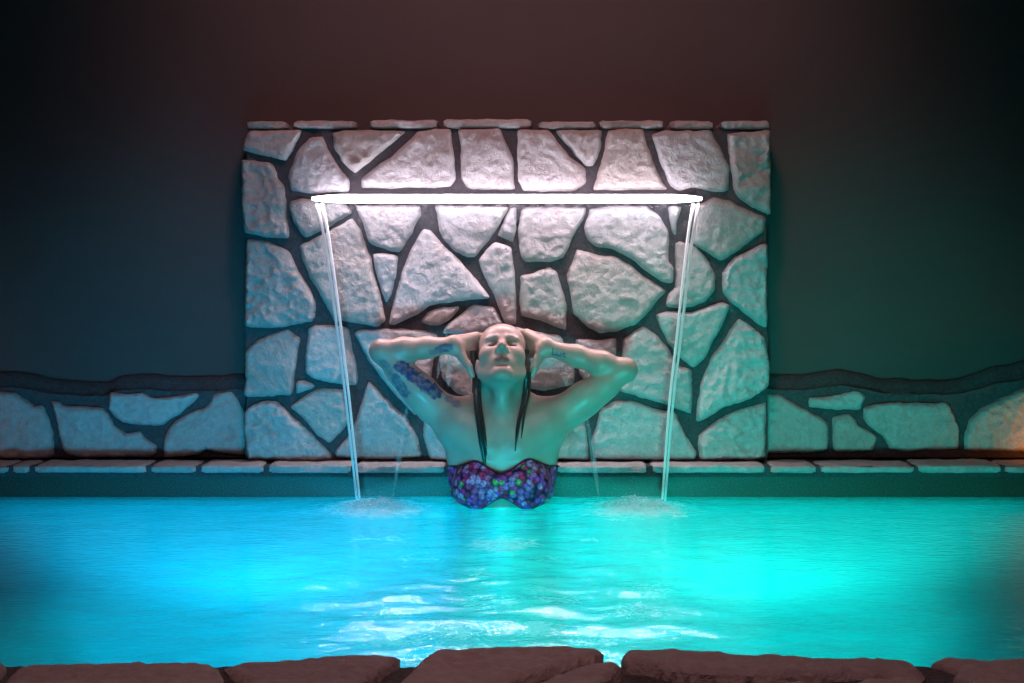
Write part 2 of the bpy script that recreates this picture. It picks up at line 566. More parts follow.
# feature wall ------------------------------------------------------
YW = 5.09
FEATURE = """A 40,118 60,95 355,93 300,215 262,270 200,250 10,208
A 8,258 100,270 180,280 210,330 214,370 245,400 268,490 262,560 278,650 D 278,48 150,42 28,20 A 20,600 15,450
A 275,335 330,210 400,135 470,125 500,200 560,300 622,370 625,442 390,455 285,432
A 287,500 350,482 600,500 645,560 520,635 410,690 372,702 335,665 300,600 283,550
A 525,110 600,92 952,98 830,195 655,340 580,270 540,195
A 1012,100 B 90,85 175,90 185,200 195,270 205,370 180,415 0,422 A 690,422 690,370 790,285 850,250 940,170
B 215,90 455,85 490,180 530,250 530,370 545,432 280,432 235,370 230,180
B 555,95 735,92 790,170 860,250 945,310 950,390 880,440 585,440 560,380 552,230
B 765,95 C 12,92 C 3,190 B 1015,240 B 985,298 B 940,298 B 860,205
C 42,95 245,85 265,180 310,290 350,380 385,430 0,432 B 985,432 B 1015,320 C 18,240
C 290,120 370,92 440,100 630,95 690,210 735,300 732,440 640,445 570,425 510,420 450,442 400,410 340,270 310,170
C 722,115 820,105 968,92 970,575 880,540 800,490 760,430 750,360 740,280 728,200
C 550,520 640,475 740,495 830,540 945,590 935,665 F 800,108 690,178 610,130 530,80 C 532,660
C 385,525 465,525 435,620 430,695 412,670 392,590
F 425,75 455,65 520,80 570,120 630,190 655,260 655,340 600,400 540,435 470,440 370,435 390,360 425,330 430,200
F 690,240 760,160 930,75 950,80 950,560 900,540 790,450 700,370 690,300
F 315,480 380,462 530,465 620,430 690,408 735,430 700,540 640,640 I 600,60 540,122 510,115 445,60 F 385,640 340,550
F 128,625 240,545 330,600 390,683 I 445,110 525,135 518,388 420,350 300,310 112,255 I 122,120
E 885,620 1010,622 F 92,614 I 92,30 I 92,200 H 980,250 H 912,165 H 892,90
E 530,545 640,572 800,602 H 858,60 888,165 878,220 700,255 600,238 H 590,100 E 560,660
I 10,350 80,315 180,308 280,345 370,368 430,372 475,490 545,600 540,642 200,645 0,645 H 985,645 975,540
H 760,640 755,480 800,360 940,420 955,560 960,645
I 570,240 590,160 640,50 F 700,640 740,560 790,505 850,540 935,610 I 950,30 962,150 955,230 850,300 700,350 570,430 545,425 555,320
I 560,510 620,450 740,380 860,340 945,320 935,630 900,642 570,645 555,560
E 890,110 960,125 F 0,147 80,150 170,195 240,260 320,305 380,350 330,400 270,470 200,540 100,575 0,588 E 960,560 870,480 860,370 830,260 870,180
B 962,540 C 100,520 260,525 340,580 385,660 F 392,60 388,180 420,215 412,305 350,295 250,225 150,145 60,105 E 1000,98 950,55 933,0
B 572,555 600,530 948,530 930,600 890,670 E 850,90 815,155 740,180 700,178 600,185 570,150 560,60 555,0
B 515,535 550,530 545,670 E 530,72 440,35 B 452,660
B 85,520 508,530 435,660 E 400,50 310,155 260,158 200,125 E 130,50 B 110,660
A 655,520 B 0,520 B 8,580 A 990,640 D 985,10 905,130 840,115 730,70 712,0 A 700,620
D 338,88 470,25 A 640,592 690,660 D 715,90 745,150 770,280 800,370 828,515 790,548 700,535 580,515 545,525 470,390 400,270 350,160
D 755,137 830,127 903,150 890,260 860,370 832,420 800,330 775,240
B 20,648 60,660 E 110,60 200,150 270,220 350,320 405,390 250,400 60,430 0,470 D 1010,480 880,540 845,538 870,420 930,220 985,90
D 40,50 150,60 230,95 280,125 330,230 400,340 435,420 430,500 410,520 250,550 60,555 30,540 30,300
D 55,660 150,600 270,562 345,615 G 330,20 310,200 295,275 50,290 25,270 35,120 30,40
D 390,560 430,538 550,540 620,560 640,683 G 665,100 670,225 580,215 480,200 420,180 375,150 372,60 D 385,620
G 325,195 370,195 430,220 420,240 320,275
G 285,345 330,310 440,240 480,235 590,245 620,420 600,460 510,555 440,500 370,420
G 45,350 130,310 210,310 270,370 340,430 400,490 480,570 525,620 520,645 400,655 45,645 30,500 28,380
G 735,195 770,230 850,320 930,390 970,440 1010,520 1030,600 H 10,628 G 850,645 550,632 540,595 610,520 650,450 690,330
D 650,585 690,562 1000,565 E 100,590 H 85,60 H 60,200 H 0,320 G 1000,400 940,335 820,200 740,90
H 110,60 E 130,612 E 330,592 H 295,60 295,300 200,260 130,190
H 22,420 80,395 200,380 H 200,648 60,648 22,540
E 5,520 50,465 130,440 220,435 215,460 170,510 105,548 50,542
E 127,588 150,540 230,480 310,425 420,435 450,500 470,530 440,560 300,600
E 330,175 400,90 430,65 520,100 540,250 548,400 545,540 480,530 430,400 400,330 360,250
E 570,265 650,240 740,210 785,245 810,340 835,420 830,570 700,520 575,490 568,400
H 225,330 470,310 460,640 225,645
H 490,300 700,290 735,480 735,642 480,642"""

ZB, ZT = 0.1035, P(0, 129.6, YW)[2]
XL, XR = P(246, 0, YW)[0], P(767, 0, YW)[0]
wall = empty('feature_wall', (0.5 * (XL + XR), 5.16, 0.1))
tag(wall, 'tall crazy-paved stone waterfall wall with a glowing strip, rising behind the bathing woman', 'stone wall', kind='thing')
# mortar body: front face gently uneven
gx, gz = np.linspace(XL, XR, 90), np.linspace(ZB, ZT, 64)
V, Fc = [], []
for z in gz:
    for x in gx:
        edge = min(x - XL, XR - x) < 1e-6
        yy = YW + 0.004 * noise.noise(Vector((x * 14, z * 14, 1))) + 0.002 * noise.noise(Vector((x * 60, z * 60, 2)))
        xx = x + (0.006 * noise.noise(Vector((x, z * 18, 5))) if edge else 0)
        V.append((xx, yy, z))
nx_ = len(gx)
for j in range(len(gz) - 1):
    for i in range(nx_ - 1):
        Fc.append((j * nx_ + i, j * nx_ + i + 1, (j + 1) * nx_ + i + 1, (j + 1) * nx_ + i))
front = (V, Fc)
back_v, back_f = box_geo(XL + .004, XR - .004, YW + 0.006, 5.235, ZB, ZT)
V, Fc = join_geo([front, (back_v, back_f)])
mesh_obj('mortar_core', V, Fc, M_MORTAR, wall, smooth=False)
for i, line in enumerate(FEATURE.split('\n')):
    coarse = i in (1, 11, 15, 22, 23, 33, 38)     # rough-cut quoins at the two ends
    wall_stone(outline(line, TILES, TS), YW, M_STONE, wall, i + 1, relief=0.012 if coarse else 0.0052, thick=0.025)


def coping_slab(x0, x1, y0, y1, z0, z1, mat, parent, seed, name, step=0.012):
    """A roughly split slab: a box whose faces are uneven and edges chipped."""
    nx = max(4, int((x1 - x0) / step)); ny = max(4, int((y1 - y0) / (step * 2))); nz = 4
    V, Fc, idx = [], [], {}

    def vert(i, j, k):
        if (i, j, k) in idx: return idx[(i, j, k)]
        x = x0 + (x1 - x0) * i / nx; y = y0 + (y1 - y0) * j / ny; z = z0 + (z1 - z0) * k / nz
        q = Vector((x * 22, y * 22, z * 40 + seed * 3.7))
        n1 = noise.noise_vector(q); n2 = noise.noise_vector(q * 3.3)
        ex = 1.0 if i in (0, nx) else 0.0
        ez = 1.0 if k in (0, nz) else 0.0
        ey = 1.0 if j in (0, ny) else 0.0
        sh = 0.004 * (ex + ey + ez - 1) if ex + ey + ez > 1 else 0
        x += ex * 0.006 * n1.x + 0.0015 * n2.x - sh * (1 if i == nx else -1 if i == 0 else 0)
        y += ey * 0.007 * n1.y + ey * 0.004 * n2.y - sh * (1 if j == ny else -1 if j == 0 else 0)
        z += (0.0035 * n1.z + 0.0018 * n2.z) * (1 if k == nz else .3) - sh * (1 if k == nz else -1 if k == 0 else 0)
        idx[(i, j, k)] = len(V)
        V.append((x, y, z))
        return idx[(i, j, k)]
    for i in range(nx):
        for j in range(ny):
            Fc.append((vert(i, j, nz), vert(i + 1, j, nz), vert(i + 1, j + 1, nz), vert(i, j + 1, nz)))
            Fc.append((vert(i, j, 0), vert(i, j + 1, 0), vert(i + 1, j + 1, 0), vert(i + 1, j, 0)))
        for k in range(nz):
            Fc.append((vert(i, 0, k), vert(i + 1, 0, k), vert(i + 1, 0, k + 1), vert(i, 0, k + 1)))
            Fc.append((vert(i, ny, k), vert(i, ny, k + 1), vert(i + 1, ny, k + 1), vert(i + 1, ny, k)))
    for j in range(ny):
        for k in range(nz):
            Fc.append((vert(0, j, k), vert(0, j, k + 1), vert(0, j + 1, k + 1), vert(0, j + 1, k)))
            Fc.append((vert(nx, j, k), vert(nx, j + 1, k), vert(nx, j + 1, k + 1), vert(nx, j, k + 1)))
    return mesh_obj(name, V, Fc, mat, parent, sharp=45)


TOPS = [(245, 286, 121, 128), (293, 356, 120.5, 127.5), (369, 437.5, 120, 127.5), (443, 532, 119, 127.2), (538, 597, 121.5, 128), (599, 666, 120.5, 127.5), (671, 714, 121, 128.3), (721, 771, 120.5, 128)]
YT = 5.075
for i, (a, b, t, u) in enumerate(TOPS):
    coping_slab(P(a, 0, YT)[0], P(b, 0, YT)[0], YT, 5.238, P(0, u + 1.2, YT)[2], P(0, t - .6, YT)[2], M_COPE, wall, i + 70, 'coping_stone')

# low garden walls ------------------------------------------------------
YL = 5.175
LOW_L = ["J -420,150 -200,120 0,115 60,122 110,125 170,175 240,215 290,210 340,300 368,400 368,570 200,583 0,572 -420,575",
         "J 360,180 410,190 440,215 700,225 740,270 780,350 860,405 960,390 K 150,395 180,440 258,490 250,540 200,565 J 900,565 570,570 470,555 430,500 395,340",
         "J 755,120 850,135 970,125 K 165,130 230,165 340,155 440,140 520,125 540,145 500,200 400,280 290,350 150,350 20,330 J 790,290 745,240",
         "K 300,470 330,380 370,330 480,260 560,240 620,190 640,135 760,118 800,170 830,230 850,270 865,400 860,550 740,545 590,515 540,545 310,570"]
LOW_R = ["L 70,125 160,140 300,220 420,280 490,330 490,520 300,535 60,540",
         "L 360,160 550,145 690,110 750,150 710,245 500,240 360,225",
         "L 515,290 640,275 680,310 690,340 760,380 835,430 800,500 790,520 530,530",
         "L 730,230 800,205 1000,190 M 170,195 500,195 540,270 583,370 578,510 200,525 100,510 L 900,480 860,420 760,350 730,300",
         "M 620,400 650,310 720,240 850,170 1024,95 1250,60 1500,120 1500,520 1024,525 612,518"]
TOP_L = [(-65, 388), (0, 385), (25, 386), (45, 391), (80, 394), (105, 394), (115, 389), (140, 387), (165, 389), (200, 389), (232, 388), (246, 388)]
TOP_R = [(766, 386), (782, 388), (805, 388), (820, 386), (842, 383), (860, 386), (880, 391), (920, 392), (945, 393), (965, 391), (990, 383), (1024, 377), (1057, 372), (1100, 376)]


def low_wall(tops, stones, label, seed):
    xs = np.linspace(tops[0][0], tops[-1][0], 90)
    ys = np.interp(xs, [t[0] for t in tops], [t[1] for t in tops])
    cx = 0.5 * (P(xs[0], 0, YL)[0] + P(xs[-1], 0, YL)[0])
    root = empty('garden_wall', (cx, 5.2, 0.1))
    tag(root, label, 'stone wall', kind='thing')
    V, Fc = [], []
    nz = 12
    prof = [(YL + .0, 0), (YL + .02, 1), (YL + .025, 1.07), (YL + .060, 1.17), (YL + .064, 1.0), (YL + .066, 0)]
    for i, (x, y) in enumerate(zip(xs, ys)):
        X, _, zt = P(x, y, YL)
        zt += 0.004 * noise.noise(Vector((X * 20, seed, 0)))
        ring = [(X, YL + .005 * noise.noise(Vector((X * 15, k * .8, seed))), ZB + (zt - ZB) * k / nz * 0.97) for k in range(nz + 1)]
        ring += [(X, yy, ZB + (zt - ZB) * h) for yy, h in prof[1:]]
        V += ring
        m_ = len(ring)
        if i:
            for k in range(m_ - 1):
                a = (i - 1) * m_ + k
                Fc.append((a, a + m_, a + m_ + 1, a + 1))
    Fc.append(tuple(range(m_)))
    Fc.append(tuple(reversed(range(len(V) - m_, len(V)))))
    mesh_obj('mortar_core', V, Fc, M_MORTAR, root, sharp=60)
    for i, s in enumerate(stones):
        wall_stone(outline(s, TILES2, TS2), YL, M_STONE, root, seed + i, thick=0.022, relief=0.007)
    return root


low_wall(TOP_L, LOW_L, 'low stone garden wall beside the blue-lit end of the tall waterfall wall', 120)
low_wall(TOP_R, LOW_R, 'low stone garden wall at the green-lit end, running towards the orange lamp glow', 140)

# far pool coping -------------------------------------------------------
YC = 4.975
cope = empty('pool_coping', (0, 5.05, 0.07))
tag(cope, 'long thin ledge of split stone slabs under the waterfall wall, just above the tile band', 'pool coping', kind='thing')
JX = [-245, -150, -60, 9, 31, 148, 198, 265, 353, 447, 554, 650, 768, 819, 917, 1004, 1090, 1180, 1265]
for i in range(len(JX) - 1):
    g = 2.0
    coping_slab(P(JX[i] + g, 0, YC)[0], P(JX[i + 1] - g, 0, YC)[0], YC + random.uniform(-.004, .004), 5.16,
                0.072, 0.100 + random.uniform(-.002, .002), M_COPE, cope, i + 200, 'coping_stone')
v, f = box_geo(-2.3, 2.3, 4.99, 5.243, 0.062, 0.0945)
mesh_obj('mortar_bed', v, f, M_MORTAR, cope, smooth=False)

# near paving -----------------------------------------------------------
near = empty('poolside_paving', (0, 2.2, 0.06))
tag(near, 'rough reddish-brown flagstone pool edge along the near side of the water', 'paving', kind='thing')
NEAR = [[(-60, 661), (0, 658.5), (6, 660), (8, 663), (-2, 671), (-20, 683), (-60, 690)],
        [(3, 682), (14, 670), (26, 663.5), (50, 662.5), (100, 660), (150, 659), (205, 657.8), (218, 662), (223, 672), (226, 684), (228, 720), (-15, 720)],
        [(224, 662), (236, 658), (252, 655), (300, 654), (345, 654.5), (372, 655.5), (402, 656), (395, 662), (380, 671), (362, 682), (348, 695), (290, 700), (250, 688), (236, 676)],
        [(393, 684), (402, 674), (416, 662), (436, 651.5), (470, 649.5), (520, 649.5), (580, 650.5), (605, 653), (598, 660), (560, 667), (520, 676), (490, 690), (440, 712), (378, 712)],
        [(525, 686), (560, 675), (590, 668.5), (616, 667), (622, 669.5), (606, 680), (600, 720), (480, 720)],
        [(622, 653.5), (650, 650), (700, 650), (745, 651), (790, 653), (830, 651.5), (870, 651.5), (905, 653), (916, 660), (926, 671), (922, 675), (880, 670.5), (820, 672.5), (770, 675.5), (720, 674.5), (680, 673), (650, 667.5), (622, 663)],
        [(622, 700), (640, 684), (700, 681), (722, 684), (735, 720), (620, 720)],
        [(735, 684), (760, 678), (800, 676), (826, 681), (840, 700), (800, 730), (740, 730)],
        [(846, 682), (864, 676), (900, 675.5), (925, 680), (940, 700), (900, 730), (850, 720)],
        [(929, 657.5), (945, 654.8), (968, 654.5), (985, 659), (1010, 657), (1060, 654), (1090, 690), (1060, 705), (975, 684), (952, 673), (960, 666)],
        [(232, 690), (250, 696), (300, 706), (348, 704), (370, 690), (374, 730), (240, 730)]]
ZN = 0.088
for i, px in enumerate(NEAR):
    poly = [on_plane(x, y, ZN + .012)[:2] for x, y in px]
    a = sum(poly[k - 1][0] * poly[k][1] - poly[k][0] * poly[k - 1][1] for k in range(len(poly)))
    if a < 0: poly = poly[::-1]
    V, Fc = slab(poly, step=0.006, thick=0.013, relief=0.004, rim=0.006, back=0.03, rough=0.002, seed=300 + i)
    mesh_obj('flagstone', [(u, v, ZN + w) for u, v, w in V], Fc, M_NEAR, near, sharp=50)
gx, gy = np.linspace(-1.6, 1.6, 260), np.linspace(1.6, 2.312, 60)
V, Fc = [], []
for y in gy:
    for x in gx:
        yy = y if y < 2.31 else 2.306 + 0.008 * noise.noise(Vector((x * 12, 3, 1)))
        V.append((x, yy, ZN - .002 + 0.004 * noise.noise(Vector((x * 40, y * 40, 1)))))
n_ = len(gx)
for j in range(len(gy) - 1):
    for i in range(n_ - 1):
        Fc.append((j * n_ + i, j * n_ + i + 1, (j + 1) * n_ + i + 1, (j + 1) * n_ + i))
b = len(V)
for i in range(n_):
    V.append((gx[i], V[(len(gy) - 1) * n_ + i][1], 0.02))
for i in range(n_ - 1):
    Fc.append(((len(gy) - 1) * n_ + i, (len(gy) - 1) * n_ + i + 1, b + i + 1, b + i))
mesh_obj('gritty_bed', V, Fc, M_GRIT, near)

# setting ---------------------------------------------------------------
v, f = box_geo(-4.5, 4.5, 5.245, 5.4, -1.4, 3.4)
tag(mesh_obj('wall_back', v, f, M_WALL, smooth=False), kind='structure')
v, f = box_geo(-2.6, 2.6, -2.5, 2.30, -0.1, 0.07)
tag(mesh_obj('floor', v, f, M_GRIT, smooth=False), kind='structure')
DEP = -1.22
XP = 2.3
parts = [box_geo(-XP, XP, 2.24, 5.06, DEP - .1, DEP), box_geo(-XP, XP, 2.20, 2.3, DEP, 0.02), box_geo(-XP, XP, 5.02, 5.2, DEP, 0.0),
         box_geo(-XP - .1, -XP, 2.2, 5.2, DEP, 0.05), box_geo(XP, XP + .1, 2.2, 5.2, DEP, 0.05)]
V, Fc = join_geo(parts)
tag(mesh_obj('floor_pool', V, Fc, M_POOL, smooth=False), kind='structure')
v, f = box_geo(-XP, XP, 5.0, 5.06, -0.025, 0.071)
tag(mesh_obj('trim_1', v, f, M_TILE, smooth=False), kind='structure')
PROF = [(-.05, DEP), (-.05, -.80), (-.02, -.62), (.03, -.46), (.10, -.32), (.19, -.22), (.30, -.15), (.44, -.115), (.60, -.10)]
for k, (sg, e0, e1, yb) in enumerate(((-1, .56, .90, 4.0), (1, .49, .84, 3.92))):  # sunken corner benches, added to block the lamps and darken the water there
    V, f = [], []
    for d, z in PROF:
        V += [(sg * XP, 2.3, z), (sg * (e0 + d), 2.3, z), (sg * (e1 + d), yb - d * .8, z), (sg * XP, yb - d * .8, z)]
    for r_ in range(len(PROF) - 1):
        for q in range(4):
            a, b2 = r_ * 4 + q, r_ * 4 + (q + 1) % 4
            f.append((a, b2, b2 + 4, a + 4) if sg < 0 else (b2, a, a + 4, b2 + 4))
    f.append(tuple(range(len(V) - 4, len(V))) if sg < 0 else tuple(reversed(range(len(V) - 4, len(V)))))
    tag(mesh_obj('trim_%d' % (k + 2), V, f, M_POOL, smooth=False), kind='structure')

# water -------------------------------------------------------------------
gx = np.linspace(-XP, XP, 420); gy = np.linspace(2.29, 5.01, 330)
X, Yg = np.meshgrid(gx, gy)
Z = np.zeros_like(X)
r2 = np.random.default_rng(11)
for _ in range(60):
    lam = r2.uniform(0.045, 0.30); th = r2.normal(math.pi / 2, 0.9)
    k = 2 * math.pi / lam
    Z += lam * 0.0042 * np.sin(k * (X * math.cos(th) + Yg * math.sin(th)) + r2.uniform(0, 6.28)) / math.sqrt(2)
calm = 0.06 + 0.88 * np.exp(-(X / 0.50) ** 2) * (0.35 + 0.65 / (1 + np.exp((Yg - 3.7) / 0.15)))
Z *= calm
for px_, py_ in ((376, 508), (638, 508)):
    cx_, cy_, _ = on_plane(px_, py_, 0)
    rr_ = ((X - cx_) / .14) ** 2 + ((Yg - cy_) / .15) ** 2
    Z += .020 * np.exp(-rr_) * (1 + .3 * np.sin(X * 95 + 2 * np.sin(Yg * 60)) * np.sin(Yg * 80))
nxw, nyw = len(gx), len(gy)
ii, jj = np.meshgrid(np.arange(nxw - 1), np.arange(nyw - 1))
q = (jj * nxw + ii).ravel()
faces = np.stack([q, q + 1, q + nxw + 1, q + nxw], 1)
water = mesh_obj('pool_water', np.stack([X.ravel(), Yg.ravel(), Z.ravel()], 1), faces, M_WATER, origin=(0, 3.65, 0))
tag(water, 'bright turquoise swimming pool water filling the foreground around the woman', 'pool water', kind='stuff')


def blob(cx, cy, sx, sy, p=2):
    return np.exp(-(np.abs((X - cx) / sx) ** p + np.abs((Yg - cy) / sy) ** p))


def wp(px, py):
    q = on_plane(px, py, 0)
    return q[0], q[1]


dens = 0.66 * blob(*wp(378, 511), 0.19, 0.26) + 0.68 * blob(*wp(638, 511), 0.20, 0.26)
for px, py, sx, sy, a in ((505, 545, .15, .22, .56), (480, 575, .10, .14, .44), (550, 560, .09, .16, .42), (415, 560, .12, .22, .42), (380, 540, .14, .25, .43), (540, 590, .05, .10, .48), (590, 540, .07, .12, .40), (660, 555, .07, .14, .42)):
    dens = np.maximum(dens, a * blob(*wp(px, py), sx, sy))
d2 = np.zeros_like(X)  # density of the painted glint flecks, kept beside the foam
for px, py, sx, sy, a in ((400, 640, .14, .10, .44), (450, 632, .12, .13, .46), (540, 628, .10, .15, .45), (490, 650, .22, .05, .47), (590, 640, .12, .10, .42), (640, 612, .12, .18, .43), (560, 600, .12, .12, .40), (390, 615, .10, .10, .42), (500, 600, .2, .2, .36), (650, 590, .12, .2, .38)):
    d2 = np.maximum(d2, a * blob(*wp(px, py), sx, sy))
ca = water.data.color_attributes.new('foam', 'FLOAT_COLOR', 'POINT')
arr = np.zeros((nxw * nyw, 4), np.float32)
arr[:, 0] = dens.ravel() * 1.30; arr[:, 1] = d2.ravel() * 1.36; arr[:, 3] = 1
ca.data.foreach_set('color', arr.ravel())

# ------------------------------------------------------------------ SDF body
BX, BY0 = -0.029, 4.83     # body origin: x of the spine, depth


def axis(segs):
    out = []
    for a, b, h in segs:
        n = max(1, int(round((b - a) / h)))
        out += list(np.linspace(a, b, n, endpoint=False))
    out.append(segs[-1][1])
    return np.array(out, np.float32)


class Field:
    def __init__(self, xs, ys, zs):
        self.xs, self.ys, self.zs = xs, ys, zs
        self.D = np.full((len(xs), len(ys), len(zs)), 1.0, np.float32)

    def block(self, lo, hi, m):
        sl = []
        for ax, a, b in zip((self.xs, self.ys, self.zs), lo, hi):
            i0 = max(0, np.searchsorted(ax, a - m) - 1); i1 = min(len(ax), np.searchsorted(ax, b + m) + 1)
            sl.append(slice(i0, i1))
        x = self.xs[sl[0]][:, None, None]; y = self.ys[sl[1]][None, :, None]; z = self.zs[sl[2]][None, None, :]
        return tuple(sl), x, y, z

    def add(self, sl, d, k):
        a = self.D[sl]
        if k > 0:
            h = np.maximum(k - np.abs(a - d), 0) / k
            self.D[sl] = np.minimum(a, d) - h * h * k * 0.25
        else:
            self.D[sl] = np.minimum(a, d)

    def sub(self, sl, d, k):
        a = self.D[sl]; d = -d
        h = np.maximum(k - np.abs(a - d), 0) / max(k, 1e-6)
        self.D[sl] = np.maximum(a, d) + h * h * k * 0.25

    def cap(self, a, b, r1, r2=None, k=0.02, op='add', m=0.05):
        r2 = r1 if r2 is None else r2
        a = np.asarray(a, np.float32); b = np.asarray(b, np.float32)
        R = max(r1, r2)
        sl, x, y, z = self.block(np.minimum(a, b) - R, np.maximum(a, b) + R, m)
        ba = b - a
        L = max(float((ba ** 2).sum()), 1e-12)
        t = np.clip(((x - a[0]) * ba[0] + (y - a[1]) * ba[1] + (z - a[2]) * ba[2]) / L, 0, 1)
        d = np.sqrt((x - a[0] - t * ba[0]) ** 2 + (y - a[1] - t * ba[1]) ** 2 + (z - a[2] - t * ba[2]) ** 2) - (r1 + (r2 - r1) * t)
        getattr(self, op)(sl, d.astype(np.float32), k)

    def ell(self, c, r, k=0.02, R=None, op='add', m=0.05):
        c = np.asarray(c, np.float32)
        q = max(r)
        sl, x, y, z = self.block(c - q, c + q, m)
        p = [x - c[0], y - c[1], z - c[2]]
        if R is not None:
            p = [p[0] * R[i][0] + p[1] * R[i][1] + p[2] * R[i][2] for i in range(3)]
        k0 = np.sqrt(sum((p[i] / r[i]) ** 2 for i in range(3)))
        k1 = np.sqrt(sum((p[i] / r[i] ** 2) ** 2 for i in range(3)))
        d = k0 * (k0 - 1) / np.maximum(k1, 1e-6)
        getattr(self, op)(sl, d.astype(np.float32), k)

    def mesh(self, D=None):
        D = self.D if D is None else D
        xs, ys, zs = self.xs, self.ys, self.zs
        I = D < 0
        c = np.zeros(tuple(s - 1 for s in D.shape), np.uint8)
        for dx in (0, 1):
            for dy in (0, 1):
                for dz in (0, 1):
                    c += I[dx:D.shape[0] - 1 + dx, dy:D.shape[1] - 1 + dy, dz:D.shape[2] - 1 + dz]
        act = (c > 0) & (c < 8)
        idx = np.argwhere(act)
        vid = np.full(act.shape, -1, np.int32)
        vid[tuple(idx.T)] = np.arange(len(idx))
        i, j, k = idx.T
        cor = {}
        for dx in (0, 1):
            for dy in (0, 1):
                for dz in (0, 1):
                    cor[dx, dy, dz] = (D[i + dx, j + dy, k + dz], np.stack([xs[i + dx], ys[j + dy], zs[k + dz]], 1))
        S = np.zeros((len(idx), 3)); C = np.zeros(len(idx))
        keys = list(cor)
        for a in keys:
            for b in keys:
                if a < b and sum(abs(p - q) for p, q in zip(a, b)) == 1:
                    va, pa = cor[a]; vb, pb = cor[b]
                    cr = (va < 0) != (vb < 0)
                    t = np.where(cr, va / np.where(cr, va - vb, 1), 0)
                    S += np.where(cr[:, None], pa + t[:, None] * (pb - pa), 0); C += cr
        V = S / C[:, None]
        faces = []
        for ax in range(3):
            A = np.moveaxis(I, ax, 0)
            ch = A[1:] != A[:-1]
            w = np.argwhere(ch)
            o = [1, 2, 0][ax], [2, 0, 1][ax]
            pos = np.zeros((len(w), 3), int)
            rest = [q for q in range(3) if q != ax]
            pos[:, ax] = w[:, 0]; pos[:, rest[0]] = w[:, 1]; pos[:, rest[1]] = w[:, 2]
            ok = np.ones(len(w), bool)
            for q in rest:
                ok &= (pos[:, q] > 0) & (pos[:, q] < D.shape[q] - 1)
            pos = pos[ok]
            p = []
            for d1, d2 in ((-1, -1), (0, -1), (0, 0), (-1, 0)):
                pp = pos.copy(); pp[:, o[0]] += d1; pp[:, o[1]] += d2
                p.append(vid[pp[:, 0], pp[:, 1], pp[:, 2]])
            Q = np.stack(p, 1)
            ins = I[pos[:, 0], pos[:, 1], pos[:, 2]]
            faces.append(Q[ins]); faces.append(Q[~ins][:, ::-1])
        return V, np.vstack(faces)


xs = axis([(-0.41, -0.135, 0.0038), (-0.135, 0.135, 0.002), (0.135, 0.42, 0.0038)])
ys = axis([(-0.24, -0.15, 0.006), (-0.15, 0.17, 0.0025), (0.17, 0.21, 0.006)])
zs = axis([(-1.23, -0.12, 0.011), (-0.12, 0.30, 0.0038), (0.30, 0.55, 0.002)])
B = Field(xs, ys, zs)

# head frame
TH = math.radians(41)
HCN = np.array([0.0, 0.020, 0.416])
fw = np.array([0, -math.cos(TH), math.sin(TH)]); up = np.array([0, math.sin(TH), math.cos(TH)]); rt = np.array([1.0, 0, 0])
HR = [rt, fw, up]


def H(x, f, u):
    return HCN + rt * x + fw * f + up * u


# legs and pelvis
for s in (-1, 1):
    B.cap((s * .088, .02, -.36), (s * .085, .0, -.76), .082, .052, .05)
    B.cap((s * .085, .005, -.76), (s * .082, .03, -1.14), .050, .034, .03)
    B.cap((s * .083, .045, -.86), (s * .082, .04, -1.0), .042, .034, .03)
    B.cap((s * .083, .04, -1.18), (s * .095, -.12, -1.2), .03, .022, .03)
    B.ell((s * .08, .075, -.36), (.085, .075, .085), .05)
B.ell((0, .025, -.31), (.165, .11, .14), .06)
B.ell((0, .012, -.13), (.122, .088, .2), .08)
# ribcage, chest
B.ell((0, .01, .075), (.128, .096, .19), .06)
B.ell((0, .01, .18), (.127, .088, .115), .05)
for s in (-1, 1):
    B.cap((s * .093, .03, .0), (s * .128, .022, .20), .040, .048, .05)     # lats
    B.cap((s * .055, .0, .20), (s * .12, .005, .235), .062, .056, .05)       # pectoral girdle
    B.cap((s * .045, -.055, .17), (s * .125, -.03, .225), .03, .03, .04)     # pectoralis towards the arm
    B.ell((s * .068, -.062, .055), (.060, .060, .064), .035)              # breasts
    B.cap((s * .018, -.062, .222), (s * .12, -.022, .262), .009, .010, .02)  # collar bones
    B.cap((s * .012, -.048, .228), (s * .056, .045, .385), .011, .016, .022)  # neck tendons
    B.cap((0, .06, .31), (s * .115, .04, .262), .045, .042, .05)          # trapezius
B.cap((0, .025, .20), (0, .03, .39), .058, .056, .035)                    # neck
B.cap((0, -.035, .25), (0, -.048, .335), .020, .022, .035)                # windpipe
SH = {-1: np.array([-.150, .02, .242]), 1: np.array([.146, .02, .246])}
EL = {-1: np.array([-.352, .01, .446]), 1: np.array([.360, .01, .391])}
WR = {-1: np.array([-.142, .035, .464]), 1: np.array([.130, .035, .458])}
for s in (-1, 1):
    sh, el, wr = SH[s], EL[s], WR[s]
    d = el - sh
    B.cap(sh, sh + d * .45, .053, .045, .04)
    B.cap(sh + d * .45, el, .045, .0335, .02)
    B.cap(sh + d * .25 + np.array([s * .012, 0, -.016]), sh + d * .7 + np.array([s * .008, 0, -.008]), .036, .030, .03)  # triceps
    B.cap(el + np.array([s * .004, .006, 0]), el + np.array([s * .006, .006, .004]), .027, .027, .02)
    d = wr - el
    mid = el + d * .30 + np.array([0, -.003, -.002])
    B.cap(el, mid, .031, .036, .012)
    B.cap(mid, el + d * .62, .036, .030, .02)
    B.cap(el + d * .62, wr, .030, .0225, .02)

